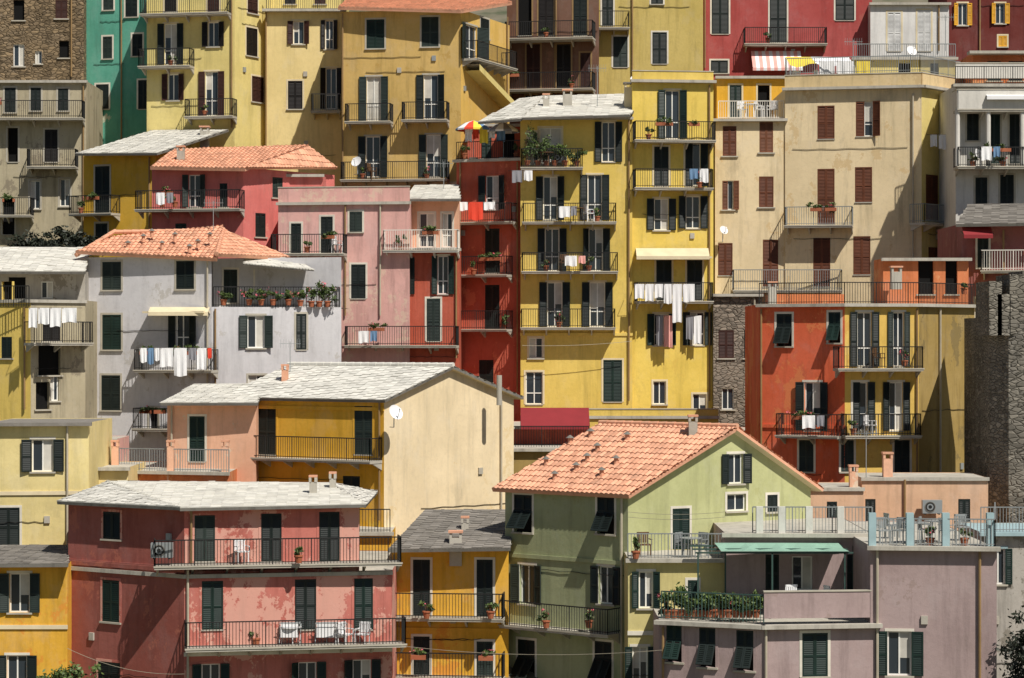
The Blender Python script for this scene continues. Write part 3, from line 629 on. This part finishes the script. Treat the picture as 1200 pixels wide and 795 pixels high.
laundry([(545,553,150,166,'clothw'),(554,561,150,163,'clothred'),(562,572,150,168,'clothyel'),(573,580,150,162,'clothw'),(582,592,150,166,'clothblue')],131.3)
laundry([(655,668,242,255,'clothw'),(669,676,242,253,'clothgrey')],128.6)
laundry([(183,193,226,240,'clothw'),(195,203,226,238,'clothgrey')],126.8)
laundry([(420,432,388,402,'clothw'),(434,442,388,400,'clothblue')],125.2)
def pot(px,py,d,h=.5,mat='leaf',n_=160,rr=.25,fl=0):
    mb=MB(); p=W(px,py,d); mb.tube(p,p+Z*.28,.11,'terrapot',10,.16); mb.tube(p+Z*.25,p+Z*.3,.18,'terrapot',10,.18)
    for k in range(4): mb.beam(p+Z*.25,p+Z*(.3+h*.6)+V((random.uniform(-.1,.1),random.uniform(-.1,.1),0)),.015,'wood')
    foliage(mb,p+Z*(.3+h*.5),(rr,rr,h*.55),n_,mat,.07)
    if fl: foliage(mb,p+Z*(.35+h*.5),(rr,rr,h*.5),fl,'flower',.05)
    mb.build('potted_plant')
for px,py,d,h in ((292,358,118.2,.5),(306,358,118.2,.4),(320,358,118.2,.5),(338,358,118.3,.4),(352,359,118.4,.6),(365,360,118.5,.8),(374,360,118.5,1.0),(384,360,118.6,.9),(262,358,118.1,.4)):
    pot(px,py,d,h,n_=320,rr=.38,fl=25)
for px,h in ((618,1.8),(630,1.5),(640,1.2),(650,.8),(662,.7),(676,.6)): pot(px,195,129.4,h,n_=480,rr=.5)
for px in range(782,894,8): pot(px,724,88.2 if px<840 else 87.2,random.uniform(.4,.9),n_=380,rr=.4,fl=random.choice([0,0,25]))
for px,py,d in ((190,243,127.3),(205,243,127.3),(360,296,125.9),(690,318,129.2),(640,318,129.2),(470,296,125.8),(545,186,131),(605,186,131),(655,384,129.3),(1000,510,110.6),(1060,430,110.6),(95,250,135),(425,210,137),(500,210,137),(240,136,139.5),(200,77,140.2),(1140,196,125.1),(1175,196,125.1),(1130,345,114.5),(690,736,95),(640,736,96),(760,164,129.3),(820,220,129.3),(700,260,129),(555,322,130.5),(590,386,130.2),(640,44,145.3),(670,104,145),(900,50,149.3),(1090,640,87),(1130,640,87),(350,660,92.6),(300,757,93),(500,725,96.6),(575,725,96.4),(745,655,91.2)):
    pot(px,py,d,random.uniform(.3,.6),n_=180,rr=.26,fl=random.choice([0,18]))
mb=MB(); 
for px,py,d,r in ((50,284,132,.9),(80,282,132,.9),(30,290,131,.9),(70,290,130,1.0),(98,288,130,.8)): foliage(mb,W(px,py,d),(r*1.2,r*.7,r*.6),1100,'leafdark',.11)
mb.build('hillside_shrubs')
mb=MB()
for px,py,d,r in ((1206,760,85,.9),(1208,790,85,1.1),(1200,822,85,1.1)): foliage(mb,W(px,py,d),(r,r,r),2400,'leafdark',.08); mb.tube(W(px,py+60,d),W(px,py,d),.1,'wood',8,.04)
mb.build('dark_tree')
mb=MB()
for px,py in ((70,800),(95,797),(110,806)): foliage(mb,W(px,py,90),(.7,.6,.6),700,'leaf',.08); mb.tube(W(px,830,90),W(px,py,90),.05,'wood',6,.02)
mb.build('garden_bush')
X=V((1,0,0)); Y=V((0,1,0))
def chair(px,py,d,mat='plasticw',ang=0,fold=False):
    mb=MB(); O=W(px,py,d); x=X*math.cos(ang)+Y*math.sin(ang); y=-X*math.sin(ang)+Y*math.cos(ang)
    for a in (-.22,.2):
        for c in (-.2,.2): mb.obox(O,x,y,Z,a-.02,a+.02,c-.02,c+.02,0,.44,mat)
    mb.obox(O,x,y,Z,-.24,.24,-.23,.23,.43,.47,mat)
    for a in (-.22,.2): mb.obox(O,x,y,Z,a-.02,a+.02,.2,.24,.45,.92,mat)
    for k in range(5): mb.obox(O,x,y,Z,-.18+k*.085,-.12+k*.085,.205,.23,.5,.86,mat)
    mb.obox(O,x,y,Z,-.24,.24,.2,.24,.84,.92,mat)
    for a in (-.26,.22): mb.obox(O,x,y,Z,a,a+.05,-.2,.22,.64,.67,mat); mb.obox(O,x,y,Z,a+.01,a+.04,-.2,-.16,.45,.64,mat)
    mb.build('patio_chair')
def table(px,py,d,mat='plasticw'):
    mb=MB(); O=W(px,py,d); mb.tube(O+Z*.72,O+Z*.75,.45,mat,18)
    for k in range(4): a=k*math.pi/2+.4; mb.beam(O+V((math.cos(a)*.35,math.sin(a)*.35,0)),O+V((math.cos(a)*.28,math.sin(a)*.28,.72)),.035,mat)
    mb.build('patio_table')
for px,py,d,m,a in ((283,660,92.8,'plasticw',.5),(405,757,93.2,'plasticw',.9),(425,757,93.2,'plasticw',-.4),(1035,636,88,'metalg',.3),(1055,636,88,'metalg',-.6),(1085,635,88,'metalg',1.2),(1110,636,88,'metalg',2.4),(1128,632,89,'metalg',.2),(1045,630,90,'metalg',1.8),(800,652,92.5,'metalg',.8),(820,652,92.5,'metalg',-.8),(755,652,92.5,'wood',.2),(662,318,129.1,'wood',.2),(1030,431,110.6,'wood',1),(935,102,133,'plasticw',.3),(960,102,133,'plasticw',2),(870,138,132.5,'plasticw',.4),(890,138,132.5,'plasticw',1.2),(905,138,132.5,'plasticw',-.6),(1150,195,125.2,'plasticw',.5),(930,715,88.5,'plasticw',.3),(975,715,89,'plasticw',1.9),(395,297,126,'plasticw',1),(435,210,137,'wood',1),(690,260,129,'plasticw',2),(1020,510,110.7,'plasticw',1)): chair(px,py,d,m,a)
for px,py,d,m in ((340,757,93.2,'plasticw'),(1072,636,88,'metalg'),(1098,634,88.5,'metalg'),(810,653,92.3,'metalg'),(950,716,88.6,'plasticw'),(880,138,132.4,'plasticw'),(640,195,129.3,'wood'),(675,260,129,'wood')): table(px,py,d,m)
def rack(px,py,d):
    mb=MB(); O=W(px,py,d)
    for a in (-.4,.4):
        mb.beam(O+V((a,-.3,0)),O+V((a,.3,.9)),.03,'metalg'); mb.beam(O+V((a,.3,0)),O+V((a,-.3,.9)),.03,'metalg')
    for k in range(7): y=-.3+k*.1; mb.beam(O+V((-.4,y,.9)),O+V((.4,y,.9)),.015,'metalg')
    for k in (1,3,4): mb.face([O+V((-.35,-.3+k*.1,.91)),O+V((.3,-.3+k*.1,.91)),O+V((.3,-.32+k*.1,.35)),O+V((-.35,-.32+k*.1,.35))],'clothw')
    mb.build('clothes_drying_rack')
for a in ((340,757,93.1),(382,757,93.3),(395,757,93.6)): rack(*a)
def ac(px,py,d):
    mb=MB(); O=W(px,py,d); mb.obox(O,X,Y,Z,-.42,.42,-.16,.16,.05,.62,'metalg'); mb.tube(O+V((-.1,-.165,.33)),O+V((-.1,-.18,.33)),.23,'cementdark',18)
    for r in (.2,.14,.08): mb.tube(O+V((-.1,-.18,.33)),O+V((-.1,-.185+r*.02,.33)),r,'iron' if r in(.2,.08) else 'metalg',16)
    for a in (-.3,.3): mb.obox(O,X,Y,Z,a-.03,a+.03,-.18,.3,0,.05,'iron')
    mb.build('air_conditioner_unit')
for a in ((1092,603,102.6),(190,655,92.4),(655,192,129.6)): ac(*a)
def dish(px,py,d,az=.6,r=.38):
    mb=MB(); O=W(px,py,d); D=V((math.sin(az),-math.cos(az),.5)).normalized(); A=D.cross(Z).normalized(); B_=A.cross(D); n1=16
    ring=lambda rr:[O+A*rr*math.cos(i*2*math.pi/n1)+B_*rr*math.sin(i*2*math.pi/n1)+D*(rr*rr*.6) for i in range(n1)]
    R=[ring(r*k/4) for k in range(1,5)]
    mb.face(R[0],'plasticw')
    for a,c in zip(R,R[1:]):
        for i in range(n1): j=(i+1)%n1; mb.face([a[i],a[j],c[j],c[i]],'plasticw')
    mb.beam(O-B_*r,O+D*r*1.1,.025,'metalg'); mb.tube(O+D*r*1.0,O+D*r*1.2,.04,'plasticw',8); mb.tube(O-Z*.6-D*.1,O-D*.08+Z*.05,.025,'metalg',6); mb.beam(O-Z*.6-D*.1,O-Z*.6-D*.1+V((-.2,.35,0)),.03,'metalg')
    mb.build('satellite_dish')
for a in ((463,484,106.2,.7,.36),(418,190,128,-.5,.3),(1068,60,131,.4,.3),(744,95,131,.4,.3),(848,270,130.5,.5,.25)): dish(*a)
def antenna(px,py,d,h=2.2):
    mb=MB(); O=W(px,py,d); mb.tube(O,O+Z*h,.02,'metalg',6); mb.beam(O+Z*(h-.1)+V((-.5,0,0)),O+Z*(h-.1)+V((.5,0,0)),.02,'metalg')
    for k in range(8): x=-.45+k*.13; mb.beam(O+V((x,-.2,h-.1)),O+V((x,.2,h-.1)),.012,'metalg'); mb.beam(O+V((x,0,h-.3)),O+V((x,0,h+.1)),.012,'metalg')
    mb.build('tv_antenna')
for a in ((700,125,131,2.2),(250,282,121,2.0),(1000,100,132,2.5),(1108,60,134,2),(340,440,113,1.6),(1015,560,102,2),(520,222,130,1.5)): antenna(*a)
def awning(x0,x1,yt,yb,d,dep,mat,fr=True):
    mb=MB(); a=W(x0,yt,d); c=W(x1,yt,d); h=(yb-yt)*d/F; n1=14; L=c-a
    for i in range(n1):
        p=a+L*i/n1; q=a+L*(i+1)/n1; o=V((0,-dep,-h)); m_=mat
        if mat=='faded': m_='clothw' if i%2 else 'clothpink'
        mb.face([p,q,q+o,p+o],m_); mb.face([p+o,q+o,q+o-Z*.18,p+o-Z*.18],m_)
    for p in (a,c): mb.beam(p-Z*.4,p+V((0,-dep,-h)),.03,'iron')
    mb.build('window_awning')
awning(745,830,291,301,130,.9,'cream2'); awning(176,246,360,366,117.6,.7,'cream2'); awning(880,938,60,82,149.8,1.2,'faded'); awning(610,690,478,498,121,1.4,'awnred')
awning(1150,1200,106,116,125.9,1.5,'clothw'); awning(1126,1160,262,276,118.6,.8,'awnred')
def umbrella(px,py,d,cols,r=1.15,h=2.1):
    mb=MB(); O=W(px,py,d); mb.tube(O,O+Z*h,.025,'metalg',6); n1=12; T=O+Z*(h+.05)
    for i in range(n1):
        a=2*math.pi*i/n1; c=2*math.pi*(i+1)/n1; f=lambda t,k:O+V((math.cos(t)*r*k,math.sin(t)*r*k,h-.42*k*k))
        m_=cols[i%len(cols)]; mb.face([T,f(a,.5),f(c,.5)],m_); mb.face([f(a,.5),f(a,1),f(c,1),f(c,.5)],m_); mb.face([f(a,1),f(a,1)-Z*.1,f(c,1)-Z*.1,f(c,1)],m_)
    mb.tube(O,O+Z*.1,.25,'cement',12); mb.build('beach_umbrella')
umbrella(555,187,131.5,['clothred','clothyel','clothblue','clothw'],1.0); umbrella(590,187,131.3,['clothw','clothgrey'],.9,2.0)
def tarp(mb):
    a,c=W(925,76,133).x,W(1000,76,133).x; n1=10
    zt=W(0,78,133).z
    for i in range(n1):
        for j in range(3):
            f=lambda i,j:V((a+(c-a)*i/n1,132.5+j*.8,zt+.25*j-.12*math.sin(i*1.3)*(1-j/3)))
            mb.face([f(i,j),f(i+1,j),f(i+1,j+1),f(i,j+1)],'clothw' if i>3 else 'clothyel')
    for x_ in (a,(a+c)/2,c): mb.beam(V((x_,132.5,W(0,104,132.5).z)),V((x_,132.5,zt)),.05,'metalg'); mb.beam(V((x_,134.8,W(0,104,132.5).z)),V((x_,134.8,zt+.7)),.05,'metalg')
prop('canvas_shade',tarp)
def perg(mb):
    for x_,d in ((818,88),(850,90.9),(905,88),(990,88),(1000,90.9)): q=W(x_,0,d); mb.beam(V((q.x,q.y,W(0,725,87).z)),V((q.x,q.y,W(0,648,88).z)),.06,'irongreen')
    zt=W(0,648,88).z
    for d in (88,89.5,90.9): mb.beam(V((W(815,0,88).x,d,zt)),V((W(1000,0,88).x,d,zt)),.06,'irongreen')
    for i in range(12):
        x0=W(845+i*12.5,0,88).x; x1=W(845+(i+1)*12.5,0,88).x; s1=.12*math.sin(i*1.1); s2=.12*math.sin((i+1)*1.1)
        mb.face([V((x0,87.9,zt+.06)),V((x1,87.9,zt+.06)),V((x1,89.5,zt+.1-abs(s2))),V((x0,89.5,zt+.1-abs(s1)))],'awngreen')
        mb.face([V((x0,89.5,zt+.1-abs(s1))),V((x1,89.5,zt+.1-abs(s2))),V((x1,90.9,zt+.12)),V((x0,90.9,zt+.12))],'awngreen')
prop('shade_pergola',perg)
def wire(a,c,sag,r=.014):
    mb=MB(); P,Q=W(*a),W(*c); n1=24; pts=[P+(Q-P)*(i/n1)-Z*sag*4*(i/n1)*(1-i/n1) for i in range(n1+1)]
    for p,q in zip(pts,pts[1:]): mb.beam(p,q,r,'pipew')
    mb.build('overhead_cable')
wire((470,757,92.6),(776,762,87.2),.25); wire((735,600,93.8),(850,600,91.2),.1); wire((735,606,93.8),(850,606,91.2),.1); wire((740,400,129),(612,405,129),.1,.02); wire((216,790,91.8),(79,760,94.5),.3)
# ground
mb=MB(); ds=[-60,20,78,85,92,96,100,105,110,114,118,124,130,132,134,137,140,143,146,153,160,172,185,250,400,1500]
xs=[-1500,-400,-150]+list(range(-80,81,8))+[150,400,1500]
H={(i,j):ground(max(d,20))+(random.uniform(-.3,.3)) for i,x in enumerate(xs) for j,d in enumerate(ds)}
for i in range(len(xs)-1):
    for j in range(len(ds)-1): mb.face([V((xs[i+a],ds[j+c],H[(i+a,j+c)])) for a,c in ((0,0),(1,0),(1,1),(0,1))],'ground')
mb.build('hillside_ground')
# ================================================================= light + camera
az=math.radians(35); el=math.radians(54)
sd=V((math.sin(az)*math.cos(el),-math.cos(az)*math.cos(el),math.sin(el)))
w=bpy.data.worlds.new('World'); bpy.context.scene.world=w; w.use_nodes=True; nn=w.node_tree
sky=nn.nodes.new('ShaderNodeTexSky'); sky.sky_type='NISHITA'; sky.sun_disc=False; sky.sun_elevation=el
sky.sun_rotation=math.atan2(sd.x,sd.y)
nn.links.new(sky.outputs[0],nn.nodes['Background'].inputs[0]); nn.nodes['Background'].inputs[1].default_value=.05
L=bpy.data.lights.new('sun','SUN'); L.energy=5.0; L.angle=math.radians(.5); L.color=(1,.945,.86)
lo=bpy.data.objects.new('sun',L); COLL.objects.link(lo); lo.rotation_euler=sd.to_track_quat('Z','Y').to_euler(); lo.location=(50,-20,80)
cam=bpy.data.cameras.new('camera'); co=bpy.data.objects.new('camera',cam); COLL.objects.link(co)
cam.sensor_width=36; cam.lens=36*F/1200; cam.clip_end=3000; cam.clip_start=1
co.location=(0,0,0); co.rotation_euler=(math.radians(90),0,0)
bpy.context.scene.camera=co
sc=bpy.context.scene; sc.view_settings.view_transform='Standard'; sc.view_settings.look='None'; sc.view_settings.exposure=0
